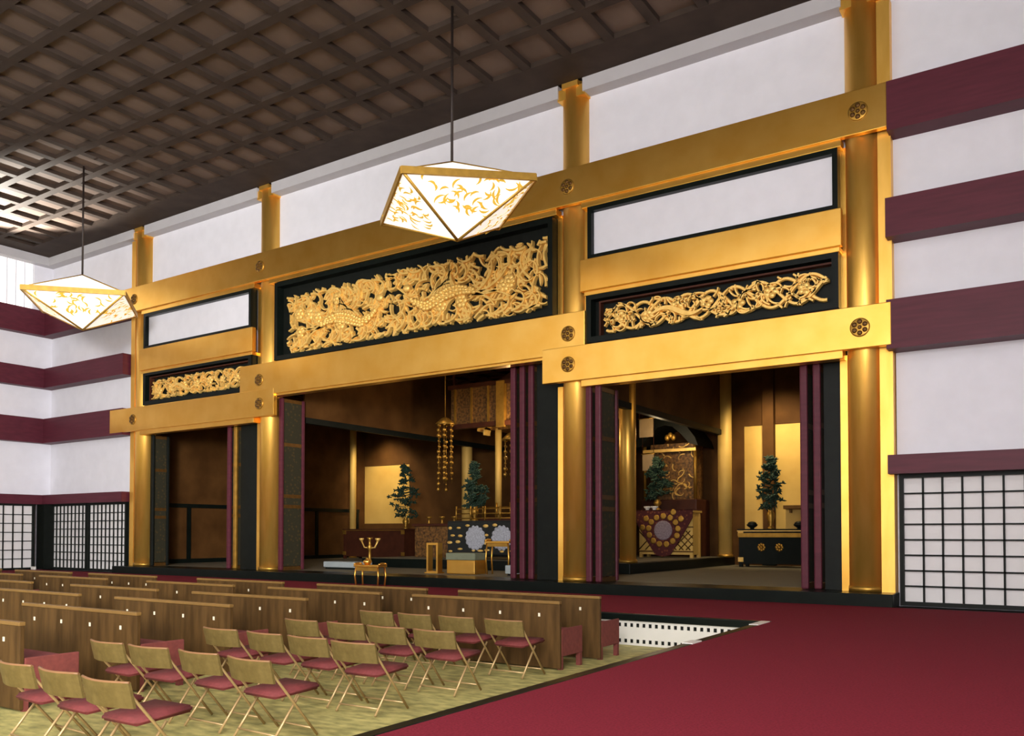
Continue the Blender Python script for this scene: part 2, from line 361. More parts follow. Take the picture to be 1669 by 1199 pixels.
def spiral(rng, x, z, a, k0, k1, L, w0, w1, rect, n=13):
    pts = []; ws = []
    for i in range(n):
        t = i/(n-1); pts.append((x, z)); ws.append(w0 + (w1-w0)*t)
        a += (k0 + (k1-k0)*t) * L/n; x += math.cos(a)*L/n; z += math.sin(a)*L/n
        if not (rect[0] < x < rect[1] and rect[2] < z < rect[3]): break
    return pts, ws
def carving(kind, w, h, seed):
    """gilt openwork in the rectangle [-w/2,w/2] x [0,h]"""
    r = random.Random(seed); b = MB(); rect = (-w/2, w/2, 0, h)
    if kind == 'dense':
        nx, nz = 46, 7
        for i in range(nx):
            for j in range(nz):
                x = -w/2 + (i+.5+r.uniform(-.4,.4))*w/nx; z = (j+.5+r.uniform(-.4,.4))*h/nz
                s = r.choice((-1,1)); a = r.uniform(0, 2*PI); y = r.uniform(.0,.05)
                p, ws = spiral(r, x, z, a, s*r.uniform(.3,1.5), s*r.uniform(4,9), r.uniform(.5,.9), r.uniform(.075,.11), .035, rect)
                if len(p) > 2: b.ribbon(p, ws, y-.05, y+.05)
        for i in range(190):                                          # small pointed leaves filling the gaps
            x, z = r.uniform(-w/2+.03, w/2-.03), r.uniform(.03, h-.03); a = r.uniform(0, 2*PI); L = r.uniform(.16,.30); k = r.uniform(-1.2,1.2)
            p = []; ws = []
            for q in range(6):
                t = q/5; p.append((x, z)); ws.append(.015 + .085*math.sin(PI*min(1,t*.9+.1))); x += math.cos(a)*L/5; z += math.sin(a)*L/5; a += k/5
            if all(rect[0] < u < rect[1] and rect[2] < v < rect[3] for u, v in p): b.ribbon(p, ws, -.02+r.uniform(-.02,.02), .05)
        # curled rim scrolls
        for i in range(22):
            x = -w/2 + (i+.5)*w/22
            for z, s in ((.12, 1), (h-.14, -1)):
                a = r.uniform(-.4,.4) + (0 if r.random() < .5 else PI)
                p, ws = spiral(r, x, z, a, s*1., s*8., .75, .10, .05, rect)
                if len(p) > 3: b.ribbon(p, ws, -.06, .04)
        # two birds: body, neck, tail and spread wing feathers
        for bx, bz, d in ((-w*.22, h*.34, 1), (w*.15, h*.40, -1)):
            pts = []; ws = []
            for i in range(24):
                t = i/23; pts.append((bx + d*(t-.5)*2.3, bz + .16*math.sin(t*5.2) + (.42*max(0,t-.72)/.28)))
                ws.append(.06 + .24*math.sin(PI*min(1,t*1.05))**1.4)
            b.ribbon(pts, ws, -.10, .03)
            for i in range(2, 22):
                for q in (-1, 0, 1): b.ball((pts[i][0]+r.uniform(-.03,.03), -.085, pts[i][1]+q*ws[i]*.36), .07, .05, .055, 7, 4)
            for k in range(9):
                a = PI/2 + d*(-.9 + k*.2); L = r.uniform(.55,.85)
                x0 = bx + d*(-.55 + k*.12); p, ws = [], []
                for i in range(9):
                    t = i/8; aa = a + d*.5*t; p.append((min(max(x0 + math.cos(aa)*L*t, rect[0]), rect[1]), min(bz + .1 + math.sin(aa)*L*t, h-.03))); ws.append(.10*(1-t*.6))
                b.ribbon(p, ws, -.09, .03)
            for k in range(5):
                a = PI + (-.5 + k*.22); L = r.uniform(.8,1.3); p, ws = [], []
                for i in range(10):
                    t = i/9; aa = a + .6*t*(1 if k % 2 else -1); q = (bx - d*.9 + d*math.cos(aa)*L*t, bz + math.sin(aa)*L*t*.6)
                    p.append((min(max(q[0], rect[0]), rect[1]), min(max(q[1], .02), h-.02))); ws.append(.11*(1-t*.5))
                b.ribbon(p, ws, -.08, .03)
            b.ball((bx+d*1.12, -.06, bz+.46), .12, .07, .10)
        for k in range(10):                                           # peonies
            x, z = r.uniform(-w/2+.4, w/2-.4), r.uniform(.3, h-.3)
            for m in range(6):
                a = m*PI/3; b.ball((x+.10*math.cos(a), -.03, z+.10*math.sin(a)), .085, .05, .085, 8, 5)
            b.ball((x, -.06, z), .07, .05, .07, 8, 5)
    else:
        nx = 13
        for k in range(3):                                            # interlaced long stems
            pts = []; ws = []
            for i in range(70):
                t = i/69; pts.append((-w/2+.05 + t*(w-.1), h/2 + (h/2-.05)*math.sin(t*nx*1.5 + k*2.1))); ws.append(.075)
            b.ribbon(pts, ws, -.05+.02*k, .03)
        for i in range(nx*8):
            x = -w/2 + (i+.5)*w/(nx*8); z = h*r.uniform(.08,.92); s = r.choice((-1,1))
            p, ws = spiral(r, x, z, r.uniform(0,2*PI), s*1.5, s*r.uniform(7,12), r.uniform(.35,.6), .055, .035, rect)
            if len(p) > 3: b.ribbon(p, ws, -.05, .03)
        for i in range(7):
            x = -w/2 + (i+.6)*w/7.3; z = h*r.uniform(.35,.6)
            for m in range(5):
                a = m*2*PI/5; b.ball((x+.085*math.cos(a), -.02, z+.07*math.sin(a)), .07, .04, .06, 8, 5)
        pts = []; ws = []
        for i in range(20):
            t = i/19; pts.append((-w*.14+(t-.5)*1.1, h*.42 + .10*math.sin(t*6))); ws.append(.04 + .12*math.sin(PI*t))
        b.ribbon(pts, ws, -.08, .03)
    return b
def carved_transom(label, x0, x1, z0, z1, cx0, cx1, cz0, cz1, kind, seed):
    c = (x0+x1)/2
    t = thing('carved_transom', label, 'carving', (c, 0, z0))
    b = MB(); frame_boxes(b, x0-c, x1-c, 0, z1-z0, .12, .07, .34); b.build('frame', M['black'], t)
    MB().box(x0-c+.1, x1-c-.1, .30, .34, .1, z1-z0-.1).build('backing', M['blackwood'], t)
    if kind == 'open':
        b = MB(); frame_boxes(b, cx0-c-.10, cx1-c+.10, cz0-z0-.10, cz1-z0+.10, .035, .15, .30); b.build('inner_frame', M['reddark'], t)
    o = carving(kind, cx1-cx0, cz1-cz0, seed).build('carving', M['goldcarve'], t, 'gilded openwork carving')
    o.location = ((cx0+cx1)/2-c, .20, cz0-z0)
carved_transom('large black framed transom with dense gilded birds and scrolls over the wide bay', -18.68, -9.60, 6.60, 8.78, -18.28, -9.78, 6.76, 8.42, 'dense', 5)
carved_transom('narrow black framed transom with gilded vine openwork in the right bay', -8.76, -3.55, 5.86, 6.90, -8.38, -3.73, 6.02, 6.64, 'open', 8)
carved_transom('narrow black framed transom with gilded openwork in the far left bay', -24.88, -19.66, 5.86, 6.92, -24.55, -19.95, 6.02, 6.66, 'open', 9)

# ------------------------------------------------------------------ paper screens
def shoji(label, x0, x1, z0, z1, ncol, nrow, origin, rz=0, name='paper_screen'):
    """screen in local x,z; origin places local (0,0,0)"""
    t = thing(name, label, 'screen', origin, rz, 'black lattice paper screens along the walls')
    b = MB(); frame_boxes(b, x0, x1, z0, z1, .07, -.06, .06); b.build('frame', M['blackwood'], t)
    MB().box(x0+.06, x1-.06, .02, .03, z0+.06, z1-.06).build('paper', M['paper'], t)
    b = MB()
    for i in range(1, ncol):
        x = x0+.07 + (x1-x0-.14)*i/ncol; b.box(x-.016, x+.016, -.02, .018, z0+.06, z1-.06)
    for j in range(1, nrow):
        z = z0+.07 + (z1-z0-.14)*j/nrow; b.box(x0+.06, x1-.06, -.02, .018, z-.014, z+.014)
    b.build('lattice', M['blackwood'], t)
    return t
shoji('lattice paper screen just right of the nearest golden column', -2.60, -.02, .496, 2.80, 8, 8, (0,.30,0))
shoji('lattice paper screen at the right edge of the hall, against the side wall', .02, 2.36, .496, 2.80, 8, 8, (0,.30,0))
shoji('lattice paper screen between the wall corner and a narrow post, far left', -30.66, -28.36, .496, 2.80, 9, 8, (0,.30,0))
shoji('lattice paper screen touching the leftmost golden column', -28.30, -26.02, .496, 2.80, 9, 8, (0,.30,0))
for i, y0 in enumerate((-2.66, -5.2)):
    shoji(('lattice paper screen on the left side wall next to the corner', 'second lattice paper screen on the left side wall from the corner')[i],
          0, 2.4, .496, 2.80, 7, 7, (XL+.28, y0, 0), PI/2)
struct('trim_%d' % n, MB().box(XL+.05, XL+.55, -.05, .42, .496, 2.80), M['blackwood']); n += 1
b = MB(); b.box(-2.52, XR, .22, YW, 2.72, 2.80); b.box(XL, -26.0, .22, YW, 2.72, 2.80)
tag(MB().cbox(-.11, .11, -.04, .04, 0, .11, .008).build('small_white_box', M['white']), 'small white box on the red carpet in the far left corner', 'box').location = (-30.50, -.42, ZCAR)

# ------------------------------------------------------------------ pendant lamps
def pendant(label, x, y, zr, tilt, L=2.42, th=.881):
    t = thing('pendant_lamp', label, 'lamp', (x, y, zr), 0, 'angular pendant lamps')
    T = Matrix.Rotation(th, 4, 'Z') @ Matrix.Rotation(-tilt[0], 4, 'Y') @ Matrix.Rotation(tilt[1], 4, 'X')
    h = L/2; cs = [Vector(p) for p in ((-h,-h,0),(h,-h,0),(h,h,0),(-h,h,0))]
    top = Vector((0,0,.74)); bot = Vector((0,0,-.74))
    W = lambda v: T @ v
    def bar(a, b_, r, nm, n=6): MB().tube([W(a), W(b_)], r, n).build(nm, M['lampgold'], t)
    for i in range(4):
        a, b_ = cs[i], cs[(i+1) % 4]
        # deep rim board
        d = (b_-a).normalized(); nrm = Vector((d.y,-d.x,0))*.02
        q = [a-nrm, b_-nrm, b_+nrm, a+nrm]
        vs = [W(v+Vector((0,0,-.06))) for v in q] + [W(v+Vector((0,0,.07))) for v in q]
        m = MB(); m._add(vs, [(0,3,2,1),(4,5,6,7),(0,1,5,4),(1,2,6,5),(2,3,7,6),(3,0,4,7)]); m.build('rim', M['lampgold'], t)
        bar(a, bot, .032, 'rib'); bar(a, top, .028, 'rib')
        for apex, nm in ((bot,'glass_panel'), (top,'glass_panel')):
            s = .97
            c = (a+b_+apex)/3
            pa, pb, pc = [c+(v-c)*s for v in (a,b_,apex)]
            nn = (pb-pa).cross(pc-pa).normalized()*.008
            m = MB(); m._add([W(v+nn) for v in (pa,pb,pc)] + [W(v-nn) for v in (pa,pb,pc)], [(0,1,2),(5,4,3),(0,3,4,1),(1,4,5,2),(2,5,3,0)])
            if apex is bot:
                # gold crescents laid on the pane
                r = random.Random(int(abs(x)*10)+i); m.cur = 1
                out = nn.normalized()
                if out.dot(c - Vector((0,0,0))) < 0 and out.z > 0: out = -out
                if out.z > 0: out = -out
                e1 = (pb-pa).normalized(); e2 = out.cross(e1)
                for k in range(60):
                    u, v = r.random(), r.random()
                    if u+v > 1: u, v = 1-u, 1-v
                    if v > .62: continue
                    p = pa + (pb-pa)*(.06+u*.88) + (pc-pa)*(.05+v*.85)
                    if r.random() < .35*v: continue
                    a0 = r.uniform(0, 2*PI); R_ = r.uniform(.09,.15); vs = []; fs = []
                    for q_ in range(7):
                        tt = q_/6; aa = a0 + (tt-.5)*1.9; wd = .05*math.sin(PI*min(max(tt,.08),.92))
                        for rr in (R_-wd/2, R_+wd/2):
                            vs.append(W(p + out*.014 + e1*(rr*math.cos(aa)) + e2*(rr*math.sin(aa))))
                    for q_ in range(6): fs.append((q_*2, q_*2+1, q_*2+3, q_*2+2))
                    m._add(vs, fs)
            m.build(nm, M['lampglass'], t, None, M['crescent'])
    MB().tube([W(top), (W(top).x, W(top).y, ZC-zr)], .026, 8).build('rod', M['rod'], t)
    return t
pendant('large angular pendant lamp hanging before the central carving', -9.66, -3.40, 8.0, (.070,-.023))
pendant('smaller looking pendant lamp hanging at the far left near the corner', -22.30, -3.40, 8.0, (.018,.0))

# ------------------------------------------------------------------ pews
def make_pew(w=2.47):
    t = thing('pew', None, 'pew')
    h = .885
    MB().cbox(-w/2, w/2, -.045, 0, .02, h-.04, .006).build('backrest', M['pew'], t)
    MB().cbox(-w/2, w/2, -.055, .012, h-.04, h, .008).build('top_rail', M['pewtop'], t)
    MB().cbox(-w/2+.03, w/2-.03, .02, .54, .36, .49, .03).build('seat', M['redseat'], t)
    for s in (-1, 1):
        MB().cbox(min(s*(w/2-.03), s*w/2), max(s*(w/2-.03), s*w/2), .005, .56, .17, .53, .012).build('end_panel', M['darkred'], t)
        MB().box(s*(w/2-.035)-.03, s*(w/2-.035)+.03, .49, .55, 0, .17).build('leg', M['darkred'], t)
        MB().box(s*(w/2-.035)-.03, s*(w/2-.035)+.03, .0, .05, 0, .17).build('leg', M['darkred'], t)
    for k in range(4):
        MB().box(-.015, .015, -.052, -.044, -.022, .022).build('name_tag', M['tag'], t).location = (-w/2 + w*(k+.5)/4, 0, .70)
    return t
SEG = [(-6.765,'nearest the red walkway'), (-9.87,'second from the red walkway'), (-13.23,'third from the red walkway'), (-17.05,'fourth from the red walkway'), (-20.25,'fifth from the red walkway'), (-23.45,'sixth from the red walkway, far left')]
ROWS = [(-5.42,'front pew row',range(6)), (-6.50,'second pew row',range(5)), (-7.90,'third pew row',(1,2,3)), (-9.15,'fourth pew row',(1,2)), (-10.40,'fifth pew row',(1,)), (-11.65,'rearmost pew row',(1,))]
proto = make_pew(); first = True
for y, rn, cols in ROWS:
    for c in cols:
        o = proto if first else copy_tree(proto); first = False
        o.location = (SEG[c][0] + random.uniform(-.02,.02) - (.05 if y < -7 else 0), y, 0)
        o['label'] = 'brown wooden pew in the %s, %s' % (rn, SEG[c][1]); o['category'] = 'pew'; o['group'] = 'wooden pews facing the altar'

# ------------------------------------------------------------------ folding chairs
def make_chair():
    t = thing('folding_chair', None, 'chair')
    hw = .285
    b = MB(); vs = []; fs = []; nn = 10                       # curved back panel, bulging to the rear
    for i in range(nn+1):
        x = -hw + 2*hw*i/nn; yy = -.065*math.cos(PI*x/(2*hw))
        for dy in (-.011, .011):
            for z, ly in ((.515, .045), (.700, 0.0)): vs.append((x, yy+dy+ly, z))
    for i in range(nn):
        a, c = i*4, (i+1)*4
        fs += [(a, c, c+1, a+1), (a+2, a+3, c+3, c+2), (a+1, c+1, c+3, a+3), (a, a+2, c+2, c)]
    fs += [(0,1,3,2), (nn*4, nn*4+2, nn*4+3, nn*4+1)]
    b._add(vs, fs, False); b.build('backrest', M['chairback'], t)
    b = MB(); b.tube([(-hw + 2*hw*i/nn, -.065*math.cos(PI*(-hw+2*hw*i/nn)/(2*hw)), .703) for i in range(nn+1)], .011, 8)
    b.build('back_rim', M['chairtrim'], t)
    # seat pad, a little narrower in front
    bm = bmesh.new(); bmesh.ops.create_cube(bm, size=1)
    for v in bm.verts:
        f = v.co.y > 0; wx = .235 if f else .215
        v.co = Vector((math.copysign(wx, v.co.x), .10 + (.48 if f else 0), .385 + (.035 if v.co.z > 0 else -.02) + (.03 if f else 0)))
    bmesh.ops.bevel(bm, geom=bm.edges[:], offset=.018, segments=3, affect='EDGES'); bm.verts.index_update()
    b = MB(); b._add([v.co[:] for v in bm.verts], [[v.index for v in f.verts] for f in bm.faces], True); bm.free()
    b.build('seat', M['redseat'], t)
    for s in (-1, 1):
        MB().tube([(s*.272,.005,.70), (s*.272,.03,.60), (s*.265,.20,.40), (s*.262,.52,.012)], .012, 8).build('front_leg', M['tube'], t)
        MB().tube([(s*.245,.33,.375), (s*.250,.04,.012)], .0115, 8).build('rear_leg', M['tube'], t)
    MB().tube([(-.262,.47,.075), (.262,.47,.075)], .009, 6).build('crossbar', M['tube'], t)
    MB().tube([(-.249,.085,.075), (.249,.085,.075)], .009, 6).build('crossbar', M['tube'], t)
    return t
CX = [-5.84, -6.53, -7.21, -7.90]
CY = [(-7.42,'row right behind the pews'), (-8.76,'second chair row'), (-9.95,'third chair row'), (-11.24,'fourth chair row'), (-12.46,'nearest chair row')]
CN = ['at the red walkway end', 'second from the red walkway', 'third from the red walkway', 'farthest from the red walkway']
proto = make_chair(); first = True
for r, (y, rn) in enumerate(CY):
    for c in range(4):
        if r == 4 and c == 3: continue
        o = proto if first else copy_tree(proto); first = False
        o.location = (CX[c] + random.uniform(-.025,.025), y + random.uniform(-.03,.03), 0); o.rotation_euler = (0,0,random.uniform(-.05,.05))
        o['label'] = 'tan-backed folding chair, %s, %s' % (rn, CN[c]); o['category'] = 'chair'; o['group'] = 'folding chairs in rows'

# ------------------------------------------------------------------ inner sanctum shell
IX0, IX1, IYB, IZC = -26.5, -1.9, 12.0, 7.4
struct('floor_sanctum', MB().box(IX0, IX1, .95, IYB, .45, ZPLAT-.004), M['tatami'])
struct('wall_sanctum_left', MB().box(IX0-.2, IX0, .65, IYB, .45, IZC), M['innerwall'])
struct('wall_sanctum_right', MB().box(IX1, IX1+.2, .65, IYB, .45, IZC), M['innerwall'])
b = MB(); b.box(-23.9, -9.25, IYB, IYB+.2, .45, IZC); b.box(IX0-.2, -23.9, IYB, IYB+.2, 4.75, IZC); b.box(-9.25, IX1+.2, IYB, IYB+.2, 5.35, IZC)
b.box(IX0-.2, -23.9, IYB, IYB+.2, .45, 2.2); b.box(-9.25, IX1+.2, IYB, IYB+.2, .45, 1.6)
struct('wall_sanctum_back', b, M['innerwall'])
b = MB(); b.box(IX0-.2, IX1+.2, .66, IYB+.2, IZC, IZC+.2)
ce = struct('ceiling_sanctum', b, M['innerceil'])
b = MB(); x = IX0+.4
while x < IX1: b.box(x, x+.10, .7, IYB, IZC-.10, IZC); x += .95
y = 1.2
while y < IYB: b.box(IX0, IX1, y, y+.10, IZC-.11, IZC); y += .95
b.build('ceiling_grid', M['reddark'], ce)
b = MB(); b.box(IX0, IX1, .66, .72, 5.9, IZC); b.box(IX0, COLX[1], .66, .72, 5.1, 5.9); b.box(COLX[2], IX1, .66, .72, 5.1, 5.9)
struct('wall_sanctum_front', b, M['innerwall'])
# wainscot rails on the left wall of the sanctum
b = MB(); b.box(IX0, IX0+.06, .8, 11.6, 2.68, 2.82); b.box(IX0, IX0+.06, .8, 11.6, ZPLAT, .86)
for y in (1.2, 2.95, 4.9, 7.0, 9.1, 11.5): b.box(IX0, IX0+.06, y-.07, y+.07, .86, 2.68)
struct('trim_%d' % n, b, M['black']); n += 1
# gilded alcove walls
struct('wall_alcove_left', MB().box(IX0-.2, -23.7, IYB+.02, IYB+.12, 2.2, 4.75), M['goldwall'])
b = MB(); b.box(-9.25, -6.0, IYB+.02, IYB+.12, 1.6, 5.4)
struct('wall_alcove_right', b, M['goldwall'])

# raised dais with black edge
t = thing('altar_dais', 'black edged raised dais filling the middle of the sanctum', 'platform', (-14.2, 3.9, ZPLAT))
MB().cbox(-4.75, 4.62, 0, 8.08, -.004, .27, .015).build('edge', M['black'], t)
MB().box(-4.6, 4.45, .15, 8.0, .27, .278).build('mat', M['tatami'], t)
DZ = ZPLAT+.278
# inner pillars, four around the dais
def pillar(label, x, y, r, m, z0=DZ-.004, z1=IZC-.115, strips=True):
    t = thing('inner_pillar', label, 'pillar', (x, y, z0), 0, 'pillars of the sanctum')
    MB().tube([(0,0,0),(0,0,z1-z0)], r, 24).build('shaft', m, t)
    MB().tube([(0,0,0),(0,0,.08)], r+.03, 24).build('base', M['golddark'], t)
pillar('slim gold pillar seen through the right bay, before the gold wall', -9.64, 11.2, .225, M['goldwall'])
pillar('dark gold pillar at the left side of the right opening, on the dais edge', -9.85, 4.35, .22, M['goldcol'])
pillar('gold pillar behind the hanging ornament in the wide bay', -19.1, 9.7, .20, M['goldwall'])
pillar('slender gold post by the lit gold alcove at the far left', -26.2, 10.95, .14, M['goldwall'], ZPLAT-.004)
# side lintels between the pillars (dark rails running into the sanctum)
for x, lb in ((-18.9,'long dark rail running into the sanctum above the wide bay'), (-9.75,'dark rail running into the sanctum above the right bay')):
    t = thing('side_rail', lb, 'rail', (x, 1.40, 5.0))
    MB().box(-.08, .08, 0, 10.55, 0, .17).build('rail', M['blackwood'], t)
    MB().box(-.03, .03, 0, 10.55, .17, IZC-5.12).build('upper_panel', M['innerwall'], t)

# ------------------------------------------------------------------ folding doors beside each opening
def door(label, xs_, ztop, depth, sm_='maroon', jamb=None, y0=.40):
    t = thing('folding_door', label, 'door', (xs_[0], y0, ZPLAT), 0, 'folded lattice doors of the altar front')
    for i_, x in enumerate(xs_):
        h = ztop-ZPLAT; st_ = sm_ if isinstance(sm_, str) else sm_[i_]
        lf = MB().box(x-xs_[0]-.022, x-xs_[0]+.022, .05, depth-.05, .12, h-.12).build('leaf', M['brocade'], t)
        b = MB()
        for y in (0.0, depth-.07): b.cbox(x-xs_[0]-.07, x-xs_[0]+.07, y, y+.10, 0, h, .03)
        b.build('stile', M[st_], lf)
        b = MB()
        for z in (0, h*.36, h*.42, h*.72, h-.12): b.box(x-xs_[0]-.03, x-xs_[0]+.03, .07, depth-.05, z, z+.10)
        b.build('cross_rail', M['bronze'], lf)
    if jamb:
        MB().box(jamb[0]-xs_[0], jamb[1]-xs_[0], .10, .16, 0, ztop-ZPLAT).build('jamb_board', M['blackwood'], t)
    return t
door('folded maroon doors left of the third column, wide bay', [-10.88,-10.63,-10.39], 5.62, .85, 'maroon', (-10.27,-9.60))
door('folded brocade door at the left side of the wide bay', [-18.79], 5.62, .85)
door('folded maroon doors at the left side of the right bay', [-8.76,-8.53], 4.95, .85, 'maroon', None, .16)
door('folded maroon doors at the right side of the right bay', [-4.28,-4.04], 4.95, .85, 'maroon', (-3.93,-3.60))
door('folded dark doors at the right side of the far left bay', [-21.05,-20.76], 4.95, .85, ('maroon','golddark'), (-20.60,-19.64))
door('folded dark brocade door at the left side of the far left bay', [-24.88], 4.95, .60, 'blackwood')

# ------------------------------------------------------------------ altar furniture
def foliage(b, c, h, w, seed, n=60):
    r = random.Random(seed)
    for k in range(n):
        t = r.random(); z = c[2] + h*t; ww = w*(.35 + .65*math.sin(PI*min(1, .15+t*.95)))*(1.15 - .55*t)
        a = r.uniform(0, 2*PI); L = ww*r.uniform(.5,1)
        p0 = Vector((c[0], c[1], z-.05)); p1 = p0 + Vector((math.cos(a)*L*.6, math.sin(a)*L*.6, .05)); p2 = p0 + Vector((math.cos(a)*L, math.sin(a)*L, r.uniform(-.03,.14)))
        b.tube([p0, p1, p2], [.02,.016,.01], 5)
        for q in range(8):
            d = Vector((r.gauss(0,1), r.gauss(0,1), r.gauss(.2,.8))).normalized()*r.uniform(.08,.16)
            b.tube([p2 - d*.2, p2 + d*.5, p2 + d], [.012,.028,.006], 4)
            b.tube([p1 - d*.2, p1 + d*.5, p1 + d], [.012,.026,.006], 4)
def potted(label, x, y, z, hv, hf_, w, seed, name='pine_arrangement'):
    t = thing(name, label, 'plant', (x, y, z), 0, 'evergreen arrangements on the altars')
    MB().lathe([(.001,0),(.11,0),(.12,.03),(.06,.07),(.05,.12),(.13,hv*.6),(.12,hv*.8),(.07,hv*.9),(.10,hv)], (0,0,0), 16).build('vase', M['golddark'], t)
    b = MB(); foliage(b, (0,0,hv), hf_, w, seed); b.build('foliage', M['pine'], t)
def table(name, label, x0, x1, y0, y1, z0, z1, m, trim, cat='table', legs=True, corner=True):
    cx_, cy_ = (x0+x1)/2, (y0+y1)/2; t = thing(name, label, cat, (cx_, cy_, z0)); w, d, h = (x1-x0)/2, (y1-y0)/2, z1-z0
    MB().cbox(-w, w, -d, d, h-.07, h, .012).build('top', m, t)
    MB().box(-w+.06, w-.06, -d+.05, d-.05, .10, h-.07).build('body', m, t)
    for sx in (-1,1):
        for sy in (-1,1): MB().box(sx*(w-.09)-.05, sx*(w-.09)+.05, sy*(d-.09)-.05, sy*(d-.09)+.05, 0, h-.07).build('leg', m, t)
    b = MB()
    b.box(-w-.004, w+.004, -d-.006, -d+.02, h-.075, h-.045)
    if corner:
        for sx in (-1,1):
            for z in (.16, h-.22): b.box(sx*(w-.10)-.085, sx*(w-.10)+.085, -d+.02, -d+.055, z, z+.14)
    b.build('gold_fitting', trim, t)
    return t
# main altar table with dark cloth and white crests
table('altar_table', 'main black altar table below the dark crested cloth', -15.75, -12.25, 4.3, 5.3, DZ, 2.10, M['black'], M['golddark'])
t = thing('altar_cloth', 'black altar cloth with gold leaves and two large white round crests', 'cloth', (-14.0, 4.24, 1.15))
MB().box(-1.75, 1.75, -.02, .02, 0, .95).build('cloth', M['blackcloth'], t)
MB().box(-1.75, 1.75, -.02, 1.0, .955, .985).build('cloth_top', M['blackcloth'], t)
b = MB(); r = random.Random(4)
for i in range(13):
    for j in range(4):
        x = -1.6 + i*.265 + r.uniform(-.08,.08); z = .12 + j*.23 + r.uniform(-.05,.05)
        if min(abs(x+.72), abs(x-.22)) < .36 and abs(z-.48) < .36: continue
        b.ball((x, -.022, z), r.uniform(.06,.11), .015, r.uniform(.03,.05), 8, 5)
b.build('leaf_embroidery', M['goldcarve'], t)
for x in (-.72, .22):
    b = MB()
    b.lathe([(.001,0),(.34,0),(.34,.012),(.30,.02),(.001,.022)], (x,-.02,.48), 28, 'y')
    for k in range(14): b.ball((x+.31*math.cos(k*2*PI/14), -.03, .48+.31*math.sin(k*2*PI/14)), .065, .014, .065, 8, 4)
    b.build('crest', M['crest'], t, 'round white flower crest')
# gilt railing on the altar table
t = thing('altar_railing', 'low gilded railing standing on the crested altar table', 'railing', (-14.0, 4.45, 2.15))
b = MB()
for z in (.06,.20,.34): b.tube([(-1.6,0,z),(1.6,0,z)], .018, 6)
b.build('rail', M['golddark'], t)
for i in range(7): MB().tube([(-1.6+i*.533,0,0),(-1.6+i*.533,0,.42)], .026, 6).build('post', M['golddark'], t)
potted('evergreen arrangement left of the main shrine in the wide bay', -15.35, 5.05, 2.135, .45, 1.35, .42, 21)
potted('evergreen arrangement right of the main shrine in the wide bay', -13.0, 5.05, 2.135, .45, 1.25, .40, 22)
# main shrine
t = thing('main_shrine', 'tall carved and gilded shrine behind the crested altar cloth', 'shrine', (-14.2, 7.8, DZ))
MB().cbox(-2.3, 2.3, -.9, 1.25, 0, 1.3, .03).build('base', M['reddark'], t)
for sx in (-1, 1):
    for y in (-.6, 1.0): MB().tube([(sx*1.75,y,1.3),(sx*1.75,y,4.25)], .11, 14).build('column', M['goldwall'], t)
MB().box(-1.6, 1.6, .6, .7, 1.3, 4.4).build('rear_panel', M['goldwall'], t)
FR = MB()
for z0, w, d in ((4.2,2.0,.70), (4.45,2.2,.85), (4.70,2.45,1.0)): FR.box(-w, w, -d, d, z0, z0+.2)
pl = [(-3.0,4.9),(-2.2,5.05),(-1.2,5.4),(-.5,5.75),(0,5.9),(.5,5.75),(1.2,5.4),(2.2,5.05),(3.0,4.9),(2.9,5.1),(1.9,5.45),(.8,5.95),(0,6.15),(-.8,5.95),(-1.9,5.45),(-2.9,5.1)]
MB().prism(pl, -1.25, 1.25).build('roof', M['reddark'], t)
b = FR; b.cur = 1; r = random.Random(3)
for k in range(46):
    p, ws = spiral(r, r.uniform(-2.1,2.1), r.uniform(4.15,4.85), r.uniform(0,6.28), 2, 9, .5, .07, .03, (-2.3,2.3,4.0,5.0))
    if len(p) > 3: b.ribbon(p, ws, -1.04, -.70)
b.build('bracket_frieze', M['carvedwood'], t, None, M['goldcarve'])
b = MB()
for z in (1.42, 1.62): b.tube([(-2.2,-.85,z),(2.2,-.85,z)], .03, 6)
for i in range(9): b.tube([(-2.2+i*.55,-.85,1.3),(-2.2+i*.55,-.85,1.78)], .035, 6)
b.build('balustrade', M['golddark'], t)
# frieze panel above (gold between dark ribs)
t = thing('upper_frieze', 'gold panelled frieze high inside the wide bay, split by a gold strut', 'panel', (-14.1, 6.0, 5.2))
MB().box(-2.9, 2.9, 0, .08, .1, 1.25).build('panel', M['carvedwood'], t)
MB().box(-1.05, -.75, -.10, 0, -.1, 1.35).build('strut', M['golddark'], t)
b = MB(); b.box(-3.0, 3.0, -.06, .12, -.05, .1); b.box(-3.0, 3.0, -.06, .12, 1.25, 1.38); b.build('rail', M['reddark'], t)
for i in range(9): MB().box(-2.75+i*.66, -2.69+i*.66, -.05, 0, .1, 1.25).build('rib', M['golddark'], t)
for s in (-1,1): MB().box(s*2.8-.03, s*2.8+.03, .0, .06, 1.3, IZC-5.2-.10).build('hanger', M['reddark'], t)
# hanging ornaments
def yoraku(label, x, y, z0, z1, seed):
    t = thing('hanging_ornament', label, 'ornament', (x, y, z0), 0, 'beaded hanging ornaments')
    r = random.Random(seed); h = z1-z0
    MB().tube([(0,0,h),(0,0,IZC-.10-z0)], .012, 6).build('chain', M['golddark'], t)
    MB().lathe([(.001,h),(.12,h-.05),(.30,h-.22),(.28,h-.26),(.001,h-.20)], (0,0,0), 16).build('canopy', M['golddark'], t)
    for k in range(6):
        b = MB(); a = k*PI/3; L = h*r.uniform(.75,1.0)
        zz = h-.26; b.tube([(.22*math.cos(a), .22*math.sin(a), h-.2), (.22*math.cos(a), .22*math.sin(a), h-L+.04)], .008, 5)
        while zz > h-L+.05:
            b.ball((.22*math.cos(a), .22*math.sin(a), zz), r.choice((.028,.045,.06)), None, None, 8, 5); zz -= .165
        b.build('bead_strand', M['golddark'], t)
